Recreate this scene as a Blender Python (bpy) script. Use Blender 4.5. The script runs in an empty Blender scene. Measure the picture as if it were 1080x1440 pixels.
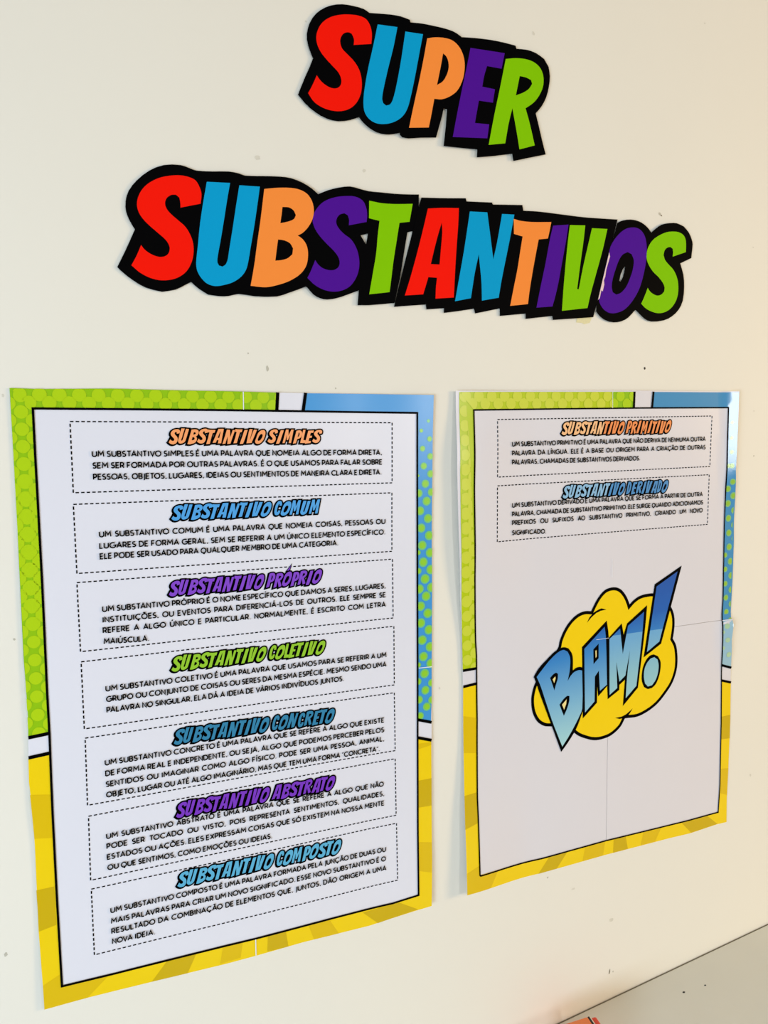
import bpy, bmesh, math, random
from mathutils import Vector, Matrix
from mathutils.geometry import tessellate_polygon

random.seed(7)
SC = bpy.context.scene
COL = SC.collection

# ------------------------------------------------------------------ camera
# the posters hang a few degrees off level; the desk line gives the true horizontal
TILT = 0.11160
CT, ST = math.cos(TILT), math.sin(TILT)
def rotv(v): return Vector((v[0]*CT+v[2]*ST, v[1], -v[0]*ST+v[2]*CT))
def unrot(x, z): z -= 1.5; return (x*CT-z*ST, x*ST+z*CT+1.5)      # wall point -> poster-aligned axes
CAM_LOC = rotv((0.04552, -0.77142, -0.04322))+Vector((0, 0, 1.5))
RIGHT = rotv((0.925284, -0.379215, -0.006749)).normalized()
UP = rotv((0.044369, 0.090554, 0.994903)).normalized()
FWD = rotv((0.376671, 0.920867, -0.100614)).normalized()
UPV = Vector((ST, CT))
FOCAL_PX = 1082.05
cd = bpy.data.cameras.new('camera')
cam = bpy.data.objects.new('camera', cd); COL.objects.link(cam)
cd.sensor_fit = 'VERTICAL'; cd.sensor_height = 24.0
cd.lens = FOCAL_PX / 1440 * 24.0
cd.clip_start = 0.02
m = Matrix((RIGHT, UP, -FWD)).transposed().to_4x4(); m.translation = CAM_LOC
cam.matrix_world = m
SC.camera = cam

# ------------------------------------------------------------------ light
def lin(c):
    return tuple(((v/255)/12.92 if v/255 <= 0.04045 else ((v/255+0.055)/1.055)**2.4) for v in c)
w = bpy.data.worlds.new('room_light'); SC.world = w; w.use_nodes = True
w.node_tree.nodes['Background'].inputs['Color'].default_value = (1.0, 1.0, 1.0, 1)
w.node_tree.nodes['Background'].inputs['Strength'].default_value = 0.22
def area(name, loc, target, sx, sy, power, col):
    l = bpy.data.lights.new(name, 'AREA'); l.shape = 'RECTANGLE'; l.size = sx; l.size_y = sy
    l.energy = power; l.color = col
    o = bpy.data.objects.new(name, l); COL.objects.link(o); o.location = loc
    d = Vector(target) - Vector(loc); o.rotation_euler = d.to_track_quat('-Z', 'Y').to_euler()
    return o
area('near_window_light', (-1.2, -1.4, 1.05), (0.0, 0, 1.0), 0.8, 0.8, 15, (0.66, 0.82, 1.0))
area('far_window_light', (-2.2, -1.6, 1.3), (0.0, 0, 1.0), 1.2, 1.2, 32, (0.62, 0.81, 1.0))
area('ceiling_lamp', (0.2, -2.3, 2.4), (0.3, 0, 1.1), 1.2, 0.3, 6, (1.0, 0.90, 0.74))
area('tall_window_light', (1.42, -2.25, 1.46), (0.8, 0, 1.1), 0.20, 0.60, 9, (1.0, 1.0, 1.0))
area('warm_lamp', (3.4, -1.5, 1.3), (0.9, 0, 1.1), 0.7, 0.7, 50, (1.0, 0.70, 0.35))
vs = SC.view_settings
vs.view_transform = 'Standard'; vs.look = 'None'; vs.exposure = 0.0; vs.gamma = 1.0; vs.use_curve_mapping = False

# ------------------------------------------------------------------ materials
MATS = {}
def mat(name, rgb, rough=0.5, spec=0.5, coat=0.0, var=0.0, scale=6.0, bump=0.0, bscale=400, bdist=0.0003):
    if name in MATS: return MATS[name]
    M = bpy.data.materials.new(name); M.use_nodes = True
    nt = M.node_tree; b = nt.nodes['Principled BSDF']
    c = lin(rgb)
    b.inputs['Roughness'].default_value = rough
    b.inputs['Specular IOR Level'].default_value = spec
    b.inputs['Coat Weight'].default_value = coat
    b.inputs['Coat Roughness'].default_value = 0.25
    tc = nt.nodes.new('ShaderNodeTexCoord')
    n = nt.nodes.new('ShaderNodeTexNoise'); n.inputs['Scale'].default_value = scale; n.inputs['Detail'].default_value = 4
    nt.links.new(tc.outputs['Object'], n.inputs['Vector'])
    r = nt.nodes.new('ShaderNodeValToRGB')
    r.color_ramp.elements[0].position = 0.3; r.color_ramp.elements[1].position = 0.7
    v = max(var, 0.004)
    r.color_ramp.elements[0].color = tuple(x*(1-v) for x in c)+(1,)
    r.color_ramp.elements[1].color = tuple(min(1, x*(1+v)) for x in c)+(1,)
    nt.links.new(n.outputs['Fac'], r.inputs['Fac']); nt.links.new(r.outputs['Color'], b.inputs['Base Color'])
    if bump:
        n2 = nt.nodes.new('ShaderNodeTexNoise'); n2.inputs['Scale'].default_value = bscale; n2.inputs['Detail'].default_value = 3
        nt.links.new(tc.outputs['Object'], n2.inputs['Vector'])
        bp = nt.nodes.new('ShaderNodeBump'); bp.inputs['Strength'].default_value = bump; bp.inputs['Distance'].default_value = bdist
        nt.links.new(n2.outputs['Fac'], bp.inputs['Height']); nt.links.new(bp.outputs['Normal'], b.inputs['Normal'])
    MATS[name] = M
    return M
def ink(name, rgb, rough=0.24, spec=0.4): return mat(name, rgb, rough=rough, spec=spec)
def gradient_mat(name, z0, z1, stops, rough=0.4):
    M = bpy.data.materials.new(name); M.use_nodes = True
    nt = M.node_tree; b = nt.nodes['Principled BSDF']; b.inputs['Roughness'].default_value = rough; b.inputs['Specular IOR Level'].default_value = 0.35
    g = nt.nodes.new('ShaderNodeTexCoord'); s = nt.nodes.new('ShaderNodeSeparateXYZ')
    nt.links.new(g.outputs['Object'], s.inputs[0])
    mr = nt.nodes.new('ShaderNodeMapRange'); mr.inputs['From Min'].default_value = z0; mr.inputs['From Max'].default_value = z1
    nt.links.new(s.outputs['Z'], mr.inputs['Value'])
    r = nt.nodes.new('ShaderNodeValToRGB'); nt.links.new(mr.outputs[0], r.inputs['Fac'])
    e = r.color_ramp.elements
    e[0].position = stops[0][0]; e[0].color = lin(stops[0][1])+(1,)
    e[1].position = stops[-1][0]; e[1].color = lin(stops[-1][1])+(1,)
    for p, c in stops[1:-1]:
        k = e.new(p); k.color = lin(c)+(1,)
    nt.links.new(r.outputs['Color'], b.inputs['Base Color'])
    return M

WALL_M = mat('wall_paint', (239, 234, 220), rough=0.55, spec=0.2, var=0.012, scale=2.2, bump=0.25, bscale=60, bdist=0.0006)
BLACK = ink('black_print', (3, 3, 4), rough=0.5, spec=0.02)
PAPER_L = mat('poster_paper', (231, 230, 238), rough=0.3, spec=0.4, var=0.006, scale=9)
PAPER_R = mat('poster_paper_warm', (227, 223, 227), rough=0.25, spec=0.4, var=0.006, scale=9)

# ------------------------------------------------------------------ geometry helpers
def ray(px, py):
    return (RIGHT*((px-540)/FOCAL_PX) - UP*((py-720)/FOCAL_PX) + FWD)
def flat(x, z): return 0.0
def W(px, py, surf=flat):
    """point (x, z) of the wall-parallel surface y=-surf(x,z) seen at a spot of the photograph"""
    d = ray(px, py); y = 0.0
    for i in range(5 if surf is not flat else 1):
        t = (y - CAM_LOC.y)/d.y; q = CAM_LOC + d*t
        y = -surf(q.x, q.z)
    t = (y - CAM_LOC.y)/d.y; q = CAM_LOC + d*t
    return (q.x, q.z)
def WL(pts, surf=flat): return [W(x, y, surf) for x, y in pts]

def smooth(pts, ang=38, n=4):
    """rounds the gentle bends of a traced outline, keeps its corners"""
    P = [Vector(p) for p in pts]; N = len(P); T = []
    for i in range(N):
        a = P[i]-P[i-1]; b = P[(i+1) % N]-P[i]
        la, lb = a.length, b.length
        if la < 1e-9 or lb < 1e-9 or a.angle(b, 0) > math.radians(ang): T.append(None); continue
        T.append((a/la*la + b/lb*lb).normalized())
    out = []
    for i in range(N):
        j = (i+1) % N; p, q = P[i], P[j]; d = q-p; L = d.length
        if L < 1e-9: continue
        if T[i] is None and T[j] is None: out.append(tuple(p)); continue
        t0 = (T[i] if T[i] is not None else d/L)*L; t1 = (T[j] if T[j] is not None else d/L)*L
        for k in range(n):
            s = k/n; s2 = s*s; s3 = s2*s
            out.append(tuple((2*s3-3*s2+1)*p + (s3-2*s2+s)*t0 + (-2*s3+3*s2)*q + (s3-s2)*t1))
    return out

def area2(p): return sum(p[i-1][0]*p[i][1]-p[i][0]*p[i-1][1] for i in range(len(p)))
def offset(pts, d, lim=2.6):
    """outline grown by d (shrunk when negative)"""
    N = len(pts); s = 1 if area2(pts) > 0 else -1; out = []
    for i in range(N):
        p = Vector(pts[i]); a = p-Vector(pts[i-1]); b = Vector(pts[(i+1) % N])-p
        if a.length < 1e-9 or b.length < 1e-9: continue
        a.normalize(); b.normalize()
        na = Vector((a.y, -a.x))*s; nb = Vector((b.y, -b.x))*s
        m_ = na+nb
        if m_.length < 1e-4: m_ = na
        m_.normalize(); c = max(m_.dot(na), 1/lim)
        q = p+m_*(d/c); out.append((q.x, q.y))
    return out

def cells(bm, step):
    """cuts a flat bmesh (x,z in plane) along a grid so that it can bend"""
    xs = [v.co.x for v in bm.verts]; zs = [v.co.z for v in bm.verts]
    for lo, hi, no in ((min(xs), max(xs), (1, 0, 0)), (min(zs), max(zs), (0, 0, 1))):
        k = math.ceil(lo/step)*step
        while k < hi:
            bmesh.ops.bisect_plane(bm, geom=bm.verts[:]+bm.edges[:]+bm.faces[:], dist=1e-7, plane_co=Vector(no)*k, plane_no=no)
            k += step
def clip(bm, a, b):
    """keeps what lies to the left of the line a->b in the (x,z) plane"""
    d = Vector((b[0]-a[0], 0, b[1]-a[1])); no = Vector((d.z, 0, -d.x)).normalized()
    bmesh.ops.bisect_plane(bm, geom=bm.verts[:]+bm.edges[:]+bm.faces[:], dist=1e-7, plane_co=(a[0], 0, a[1]), plane_no=no, clear_outer=True)

class Flat:
    """collects flat (x,z) shapes; build() lays them on a surface"""
    def __init__(s): s.bm = bmesh.new()
    def poly(s, pts, holes=(), mi=0):
        loops = [[Vector((x, z, 0)) for x, z in pts]]+[[Vector((x, z, 0)) for x, z in h] for h in holes]
        allp = [p for l in loops for p in l]
        vs = [s.bm.verts.new((p.x, 0, p.y)) for p in allp]
        for t in tessellate_polygon(loops):
            a, b, c = (allp[i] for i in t)
            cr = (b-a).cross(c-a).z
            if abs(cr) < 1e-14: continue
            idx = t if cr > 0 else t[::-1]       # faces look at -y (into the room)
            try: f = s.bm.faces.new([vs[i] for i in idx]); f.material_index = mi
            except ValueError: pass
    def stroke(s, pts, wd, closed=False):
        P = [Vector(p) for p in pts]; N = len(P)
        if N < 2: return
        L = []; R_ = []
        for i in range(N):
            a = (P[i]-P[i-1]) if (i > 0 or closed) else None
            b = (P[(i+1) % N]-P[i]) if (i < N-1 or closed) else None
            a = a.normalized() if a is not None and a.length > 0 else None; b = b.normalized() if b is not None and b.length > 0 else None
            if a is None: a = b
            if b is None: b = a
            n_ = Vector((-a.y, a.x))+Vector((-b.y, b.x))
            if n_.length < 1e-3: n_ = Vector((-a.y, a.x))
            n_.normalize(); c = max(n_.dot(Vector((-a.y, a.x))), 0.45)
            L.append(P[i]+n_*(wd/2/c)); R_.append(P[i]-n_*(wd/2/c))
        lv = [s.bm.verts.new((p.x, 0, p.y)) for p in L]; rv = [s.bm.verts.new((p.x, 0, p.y)) for p in R_]
        for i in range(N if closed else N-1):
            j = (i+1) % N
            try: s.bm.faces.new((lv[i], rv[i], rv[j], lv[j]))
            except ValueError: pass
    def clip(s, lines):
        for a, b in lines: clip(s.bm, a, b)
        return s
    def build(s, name, mats, parent, surf, lift, step=None, thick=0.0, label=None, origin=(0, 0, 0)):
        bm = s.bm
        if step: cells(bm, step)
        bmesh.ops.delete(bm, geom=[v for v in bm.verts if not v.link_faces], context='VERTS')
        if thick: bmesh.ops.remove_doubles(bm, verts=bm.verts[:], dist=1e-6)
        for v in bm.verts: v.co.y = -(surf(v.co.x, v.co.z)+lift)
        bm.normal_update()
        for f in bm.faces:
            if f.normal.y > 0: f.normal_flip()
        if thick:
            front = bm.faces[:]
            edges = [e for e in bm.edges if e.is_boundary]
            mp = {}
            for v in list(bm.verts): mp[v] = bm.verts.new((v.co.x, v.co.y+thick, v.co.z))
            for f in front: 
                g = bm.faces.new([mp[v] for v in reversed(f.verts)]); g.material_index = f.material_index
            sd = {}
            def dup(v):
                if v not in sd: sd[v] = bm.verts.new(v.co)
                return sd[v]
            for e in edges:
                f = e.link_faces[0]; a, b = e.verts
                for l in f.loops:
                    if l.edge == e: a, b = l.vert, l.link_loop_next.vert
                bm.faces.new((dup(b), dup(a), mp[a], mp[b]))
            for f in front: f.smooth = True
        else:
            for f in bm.faces: f.smooth = True
        o_ = Vector(origin)
        for v in bm.verts: v.co -= o_
        me = bpy.data.meshes.new(name); bm.to_mesh(me); bm.free()
        for mm in (mats if isinstance(mats, (list, tuple)) else [mats]): me.materials.append(mm)
        o = bpy.data.objects.new(name, me); COL.objects.link(o)
        if parent is not None: o.parent = parent
        else: o.location = o_
        if label: o['label'] = label
        return o

def empty(name, loc, label, cat, group=None):
    o = bpy.data.objects.new(name, None); COL.objects.link(o); o.location = loc
    o.empty_display_size = 0.05
    o['label'] = label; o['category'] = cat
    if group: o['group'] = group
    return o
def mesh_obj(name, bm, M, parent=None, loc=(0, 0, 0)):
    me = bpy.data.meshes.new(name); bm.to_mesh(me); bm.free()
    for mm in (M if isinstance(M, (list, tuple)) else [M]): me.materials.append(mm)
    o = bpy.data.objects.new(name, me); COL.objects.link(o); o.location = loc
    if parent is not None: o.parent = parent
    return o
def box_bm(x0, x1, y0, y1, z0, z1, bev=0.0, seg=3):
    bm = bmesh.new(); bmesh.ops.create_cube(bm, size=1)
    for v in bm.verts:
        v.co = Vector(((x0+x1)/2+v.co.x*(x1-x0), (y0+y1)/2+v.co.y*(y1-y0), (z0+z1)/2+v.co.z*(z1-z0)))
    if bev: bmesh.ops.bevel(bm, geom=bm.edges[:], offset=bev, segments=seg, profile=0.5, affect='EDGES')
    return bm
def sstep(a, b, x):
    t = max(0.0, min(1.0, (x-a)/(b-a))); return t*t*(3-2*t)

# ------------------------------------------------------------------ the room
wall = mesh_obj('wall_back', box_bm(-2.2, 3.2, 0.0, 0.12, 0.0, 2.8), WALL_M); wall['kind'] = 'structure'
floor = mesh_obj('floor', box_bm(-2.2, 3.2, -3.2, 0.0, -0.1, 0.0), mat('floor_vinyl', (178, 172, 158), rough=0.5, var=0.05, scale=5)); floor['kind'] = 'structure'

# marks on the wall: small flecks of dirt and chipped paint
def fleck(px, py, rx, rz, M, tilt=0.0, name='paint_mark', label=None):
    c = W(px, py); F = Flat(); pts = []
    for k in range(10):
        a = k/10*2*math.pi; r = 1+random.uniform(-.25, .25)
        x, z = math.cos(a)*rx*r, math.sin(a)*rz*r
        pts.append((c[0]+x*math.cos(tilt)-z*math.sin(tilt), c[1]+x*math.sin(tilt)+z*math.cos(tilt)))
    F.poly(pts)
    return F.build(name, M, wall, flat, 0.00015, label=label)
SMUDGE = mat('wall_smudge', (196, 190, 172), rough=0.6, var=0.05, scale=300)
SMUDGE2 = mat('wall_smudge_faint', (221, 215, 198), rough=0.6, var=0.05, scale=300)
DARKDOT = mat('dark_speck', (30, 28, 26), rough=0.6)
fleck(906.5, 518, .0016, .0019, DARKDOT, label='small black hole in the wall')
fleck(928, 301, .0030, .0014, SMUDGE, -.8); fleck(930, 303, .0012, .0009, mat('grey_mark', (140, 130, 110)), -.8)
fleck(857, 1366, .0011, .0040, mat('grey_mark', (140, 130, 110)), -.25); fleck(862, 1366, .0010, .0012, SMUDGE)
fleck(8, 1342, .0016, .0021, SMUDGE, -.4)
fleck(376, 518, .0013, .0028, SMUDGE); fleck(349, 497, .0008, .0008, SMUDGE)
fleck(472, 546, .0010, .0010, SMUDGE); fleck(770, 1234, .0014, .0010, SMUDGE)
fleck(20, 899, .0012, .0012, SMUDGE); fleck(4, 556, .001, .0014, SMUDGE2)
fleck(1060, 578, .0010, .0014, SMUDGE2); fleck(1060, 641, .0012, .0012, SMUDGE); fleck(618, 968, .0013, .0016, SMUDGE2)
fleck(750, 47, .0016, .0022, SMUDGE2); fleck(512, 240, .0018, .0018, SMUDGE2); fleck(991, 33, .001, .001, SMUDGE2)
fleck(860, 1293, .0035, .0022, SMUDGE2); fleck(430, 30, .001, .001, SMUDGE2); fleck(362, 222, .003, .002, SMUDGE2)
fleck(1055, 1090, .0014, .0022, SMUDGE2); fleck(806, 1250, .003, .0012, SMUDGE2); fleck(1059, 348, .001, .001, SMUDGE2)

# ------------------------------------------------------------------ lettering cut-outs
def T(ox, oy, s, pts): return [(ox+x/s, oy+y/s) for x, y in pts]
c1 = lambda p: T(400, 0, 2.7, p)
c2 = lambda p: T(150, 220, 3.0857, p)
c3 = lambda p: T(420, 240, 3.1765, p)
c4 = lambda p: T(700, 270, 3.6, p)
RED = ink('red_print', (255, 24, 6), rough=0.5, spec=0.04); CYAN = ink('sky_blue_print', (8, 160, 212), rough=0.5, spec=0.04); ORG = ink('orange_print', (255, 146, 62), rough=0.5, spec=0.04)
PUR = ink('purple_print', (80, 18, 150), rough=0.5, spec=0.04); LIME = ink('lime_print', (134, 202, 2), rough=0.5, spec=0.04)
G = {}   # traced glyph outlines: name -> (outline, holes) in photograph coordinates
S1 = [(254,57),(285,62),(310,75),(325,100),(331,130),(329,168),(262,172),(263,150),(255,130),(242,124),(225,128),(214,142),(211,162),(218,185),(238,207),(262,232),(280,260),(290,290),(293,325),(288,360),(272,392),(248,413),(215,423),(180,421),(145,410),(112,388),(89,355),(105,325),(122,287),(133,303),(150,320),(172,333),(192,337),(208,330),(215,315),(213,295),(203,275),(185,255),(160,228),(138,200),(124,170),(120,140),(128,110),(145,85),(175,66),(215,57)]
U1 = [(353,94),(428,104),(413,180),(393,260),(375,340),(370,375),(374,393),(385,402),(400,397),(410,380),(422,335),(440,240),(458,121),(525,131),(510,210),(493,300),(478,370),(465,415),(445,445),(415,464),(380,472),(345,468),(318,450),(303,425),(299,390),(303,340),(317,260),(335,180)]
P1 = [(541,147),(570,143),(610,146),(640,157),(665,183),(680,220),(683,260),(675,305),(655,345),(625,368),(595,378),(568,376),(558,430),(547,485),(472,486),(490,400),(510,310),(528,220)]
P1h = [(601,204),(613,215),(621,235),(622,260),(615,285),(600,310),(578,324),(585,290),(594,245)]
E1 = [(705,183),(835,203),(823,262),(768,252),(757,290),(750,330),(798,340),(790,391),(737,383),(722,468),(776,473),(769,526),(638,521),(655,430),(675,330),(692,250)]
R1 = [(839,225),(880,222),(920,227),(950,240),(972,263),(982,295),(980,330),(965,365),(943,392),(914,412),(930,470),(949,553),(891,568),(880,500),(864,412),(850,470),(837,545),(774,551),(795,440),(818,330)]
R1h = [(892,290),(915,295),(935,305),(939,320),(925,340),(900,355),(877,363),(884,330)]
S2 = [(318,83),(355,90),(385,105),(403,135),(411,165),(407,206),(320,223),(319,200),(315,180),(300,167),(280,168),(260,182),(253,205),(260,228),(278,250),(310,278),(340,305),(362,340),(375,380),(376,425),(366,465),(345,500),(315,523),(280,535),(235,538),(190,528),(145,505),(107,473),(130,430),(149,385),(165,405),(190,423),(220,435),(245,436),(265,425),(273,405),(270,385),(255,362),(225,335),(190,305),(160,275),(140,245),(131,210),(137,175),(155,142),(185,115),(225,95),(270,85)]
U2 = [(434,111),(535,116),(522,190),(508,280),(493,370),(482,430),(480,460),(487,474),(502,479),(515,470),(524,450),(532,400),(545,320),(560,220),(575,126),(664,132),(652,220),(637,320),(625,390),(615,450),(605,490),(585,520),(550,545),(510,558),(470,563),(435,552),(408,525),(392,495),(388,460),(395,390),(405,290),(420,190)]
B2 = [(683,142),(740,137),(790,137),(830,143),(865,160),(888,190),(898,230),(893,270),(875,305),(850,332),(828,344),(850,360),(868,390),(873,430),(865,475),(840,510),(800,537),(750,556),(690,568),(624,562),(640,470),(652,380),(665,290),(675,210)]
B2h = [(762,220),(790,222),(810,235),(820,255),(812,272),(785,284),(753,290),(758,255)]
B2k = [(743,361),(770,365),(795,378),(808,400),(805,425),(785,442),(760,450),(731,453),(737,405)]
S3 = [(220,114),(255,118),(285,135),(300,165),(305,200),(302,230),(223,245),(224,220),(218,200),(203,191),(183,197),(170,213),(167,235),(178,258),(200,282),(235,310),(258,350),(269,395),(268,440),(255,480),(230,515),(195,535),(150,541),(105,530),(70,510),(38,480),(55,445),(73,400),(85,418),(105,435),(135,445),(160,443),(177,430),(182,410),(175,385),(155,358),(125,328),(95,295),(73,262),(62,230),(65,200),(80,170),(110,140),(160,120)]
T1 = [(314,135),(370,146),(430,150),(508,149),(501,190),(494,229),(449,234),(437,310),(423,400),(413,480),(405,543),(314,553),(330,460),(345,370),(352,290),(360,225),(313,213)]
A1 = [(576,170),(640,167),(714,168),(712,230),(705,330),(698,440),(692,567),(610,572),(612,520),(617,479),(578,476),(568,510),(555,553),(473,558),(500,470),(530,360),(555,260)]
A1h = [(638,232),(640,275),(635,340),(628,420),(589,418),(605,350),(622,285)]
N1 = [(763,183),(841,187),(852,270),(868,397),(885,320),(907,194),(962,197),(945,290),(925,390),(905,490),(892,568),(817,581),(815,500),(803,374),(785,460),(768,570),(697,584),(712,500),(735,370),(752,260)]
T2 = [(79,137),(115,147),(175,153),(269,153),(260,200),(252,236),(205,241),(190,320),(172,420),(158,510),(151,568),(61,577),(78,490),(98,390),(112,300),(124,226),(80,213)]
I1 = [(278,171),(356,166),(345,240),(325,350),(305,460),(289,530),(275,580),(194,586),(215,480),(240,360),(262,240)]
V1 = [(363,168),(441,170),(432,250),(418,350),(400,492),(408,493),(430,380),(455,270),(475,184),(553,188),(530,290),(500,400),(470,510),(452,588),(323,602),(330,500),(340,380),(352,260)]
O1 = [(683,180),(712,187),(735,210),(748,245),(752,290),(750,340),(740,400),(722,470),(700,520),(670,565),(640,595),(605,611),(570,614),(540,600),(520,575),(510,545),(515,500),(530,440),(545,360),(560,300),(580,255),(610,215),(645,188)]
O1h = [(655,305),(675,315),(686,345),(682,390),(668,435),(648,480),(622,510),(598,520),(580,508),(575,480),(580,440),(595,390),(612,345),(630,318)]
S4 = [(890,201),(918,206),(940,222),(950,250),(950,305),(883,328),(885,305),(883,288),(872,279),(855,283),(842,298),(837,320),(845,345),(865,370),(885,392),(902,425),(911,465),(910,515),(898,555),(875,588),(845,608),(810,614),(775,605),(745,588),(724,566),(740,530),(757,486),(770,505),(785,517),(805,525),(825,520),(840,505),(842,482),(832,458),(812,432),(785,405),(765,375),(753,345),(752,310),(762,275),(785,242),(820,218),(855,204)]
slit = c4([(644,372),(641,395),(633,430),(620,456),(614,450),(620,420),(632,390)])

super_out = c1([(218,17),(262,24),(300,35),(322,50),(400,56),(440,63),(475,76),(478,86),(520,90),(560,98),(600,107),(640,120),(665,136),(672,142),(720,145),(780,152),(830,162),(876,174),(880,186),(920,190),(955,203),(985,225),(1002,255),(1007,290),(1003,330),(993,370),(975,405),(953,431),(965,480),(980,545),(991,587),(930,599),(869,612),(864,584),(800,592),(730,598),(732,568),(670,562),(604,555),(612,480),(617,415),(603,412),(598,440),(587,480),(575,523),(520,523),(470,526),(447,522),(438,513),(437,505),(410,510),(385,511),(350,503),(320,485),(298,465),(282,445),(250,456),(205,461),(160,451),(115,425),(80,395),(51,360),(75,300),(95,255),(108,222),(95,190),(85,150),(88,110),(105,70),(135,40),(175,22)])
subst_out = (c2([(46,480),(85,400),(122,317),(100,280),(84,240),(82,195),(95,150),(130,105),(185,62),(248,38),(320,38),(360,52),(388,62),(460,66),(530,66),(575,75),(600,84),(680,86),(750,88),(800,95),(850,115),(890,140),(917,165)])
    + c3([(130,88),(180,76),(228,71),(265,80),(310,92),(360,97),(430,104),(500,107),(536,107)])
    + [(588.6,292),(587.5,323.5),(572.7,326.8),(568.5,352),(562,392),(558,410),(554.6,426.2),(519,429.3),(502.7,429.2)]
    + c3([(268,535),(250,542),(215,555),(170,570),(127,576),(95,570),(65,553),(38,523)])
    + c2([(863,565),(830,578),(790,592),(740,608),(640,607),(573,597),(530,606),(490,607),(440,600),(400,575),(366,545),(340,558),(300,578),(240,588),(170,570),(110,535),(60,495)]))
subst_out = subst_out[:23] + subst_out[23:]
hole_st = [(506.8,331),(517.2,328.8),(514.7,344.4)]
antiv_out = ([(592.4,278),(620,278.8),(654.5,279),(655.8,283.4),(691.4,285),(692.6,287.8),(734.2,288.5),(735.5,296.5)]
    + c4([(185,98),(250,105),(350,118),(450,130),(605,140),(555,330),(504,545),(490,600),(482,634),(380,641),(278,648),(275,628),(140,643),(140,616),(10,628)])
    + [(702.7,444.6),(702.6,433.8),(685,437.5),(668,440.9),(666.5,434.2),(645,437.5),(624,440.2),(624,433.6),(599.4,435.2),(598.5,428.3),(575,430),(553.9,431.6),(557,418),(561,402),(568,373),(580,325.5),(588,294)])
os_out = c4([(605,157),(630,145),(672,140),(710,148),(740,165),(765,190),(775,207),(800,185),(830,165),(870,158),(905,159),(940,175),(965,205),(980,240),(985,265),(980,315),(978,335),(922,362),(938,420),(942,480),(935,550),(915,595),(880,630),(840,650),(775,656),(740,640),(710,610),(695,596),(660,635),(625,655),(585,660),(545,650),(515,628),(497,605),(500,560),(507,545),(515,505),(530,440),(545,355),(562,290),(580,240)])

def drop_dups(pts):
    o = []
    for p in pts:
        if not o or (abs(p[0]-o[-1][0])+abs(p[1]-o[-1][1])) > 0.4: o.append(p)
    return o
def cutout(label, out, holes, letters, surf, extra=None):
    root_xz = W(sum(p[0] for p in out)/len(out), max(p[1] for p in out), surf)
    org = (root_xz[0], 0, root_xz[1])
    root = empty('lettering_cutout', org, label, 'lettering', 'word cut-outs stuck on the wall')
    F = Flat(); F.poly(smooth(WL(drop_dups(out), surf), 24, 2), [WL(h, surf) for h in holes])
    F.build('black_backing', BLACK, root, surf, 0.0006, step=0.02, thick=0.0004, origin=org)
    for nm, colr, o, hs in letters:
        F = Flat(); F.poly(smooth(WL(o, surf)), [smooth(WL(h, surf)) for h in hs])
        F.build('letter', colr, root, surf, 0.00075, step=0.02, label=nm, origin=org)
    if extra: extra(root, surf, org)
    return root
sf = lambda a, b, c: (lambda x, z: 0.0012+a*(0.5+0.5*math.sin(x*b+c)))
cutout('black-edged paper word cut-out reading SUPER in five coloured letters, highest on the wall', super_out, [],
    [('red letter S', RED, c1(S1), []), ('blue letter U', CYAN, c1(U1), []), ('orange letter P', ORG, c1(P1), [c1(P1h)]),
     ('purple letter E', PUR, c1(E1), []), ('green letter R', LIME, c1(R1), [c1(R1h)])], sf(.0016, 14, 1))
cutout('left black-edged word cut-out reading SUBST, red S to green T, in the long second row', subst_out, [hole_st],
    [('red letter S', RED, c2(S2), []), ('blue letter U', CYAN, c2(U2), []), ('orange letter B', ORG, c2(B2), [c2(B2h), c2(B2k)]),
     ('purple letter S', PUR, c3(S3), []), ('green letter T', LIME, c3(T1), [])], sf(.0012, 20, 2))
cutout('middle black-edged word cut-out reading ANTIV, red A to green V, in the long second row', antiv_out, [],
    [('red letter A', RED, c3(A1), [c3(A1h)]), ('blue letter N', CYAN, c3(N1), []), ('orange letter T', ORG, c4(T2), []),
     ('purple letter I', PUR, c4(I1), []), ('green letter V', LIME, c4(V1), [])], sf(.0010, 22, 0.5))
cutout('right black-edged word cut-out reading OS, purple O and green S, ending the second row', os_out, [slit],
    [('purple letter O', PUR, c4(O1), [c4(O1h)]), ('green letter S', LIME, c4(S4), [])], lambda x, z: 0.0016)
# a torn white paper edge between V and O and a scrap of yellowed tape under V
F = Flat(); F.poly(WL(c4([(556,308),(560,330),(551,360),(541,395),(536,430),(529,450),(531,470),(523,505),(516,500),(508,540),(500,548),(508,512),(521,455),(533,405),(545,355)]), flat))
o = F.build('torn_paper_edge', mat('torn_paper', (240, 208, 206), rough=0.7, var=0.06, scale=700), None, flat, 0.0031, thick=0.0002, origin=(W(845, 400)[0], 0, W(845, 420)[1]))
o['label'] = 'ragged pale pink sliver of torn paper between the green V and the purple O'; o['category'] = 'paper scrap'
F = Flat(); F.poly(WL([(811,447),(832,446),(829,454),(821,456),(818,454),(810,453.5)]))
o = F.build('tape_scrap', mat('old_tape', (232, 222, 172), rough=0.3, var=0.05, scale=500), None, flat, 0.00045, thick=0.0002, origin=(W(820, 451)[0], 0, W(820, 456)[1]))
o['label'] = 'small yellowed scrap of tape on the wall just under the green V'; o['category'] = 'tape'

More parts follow.
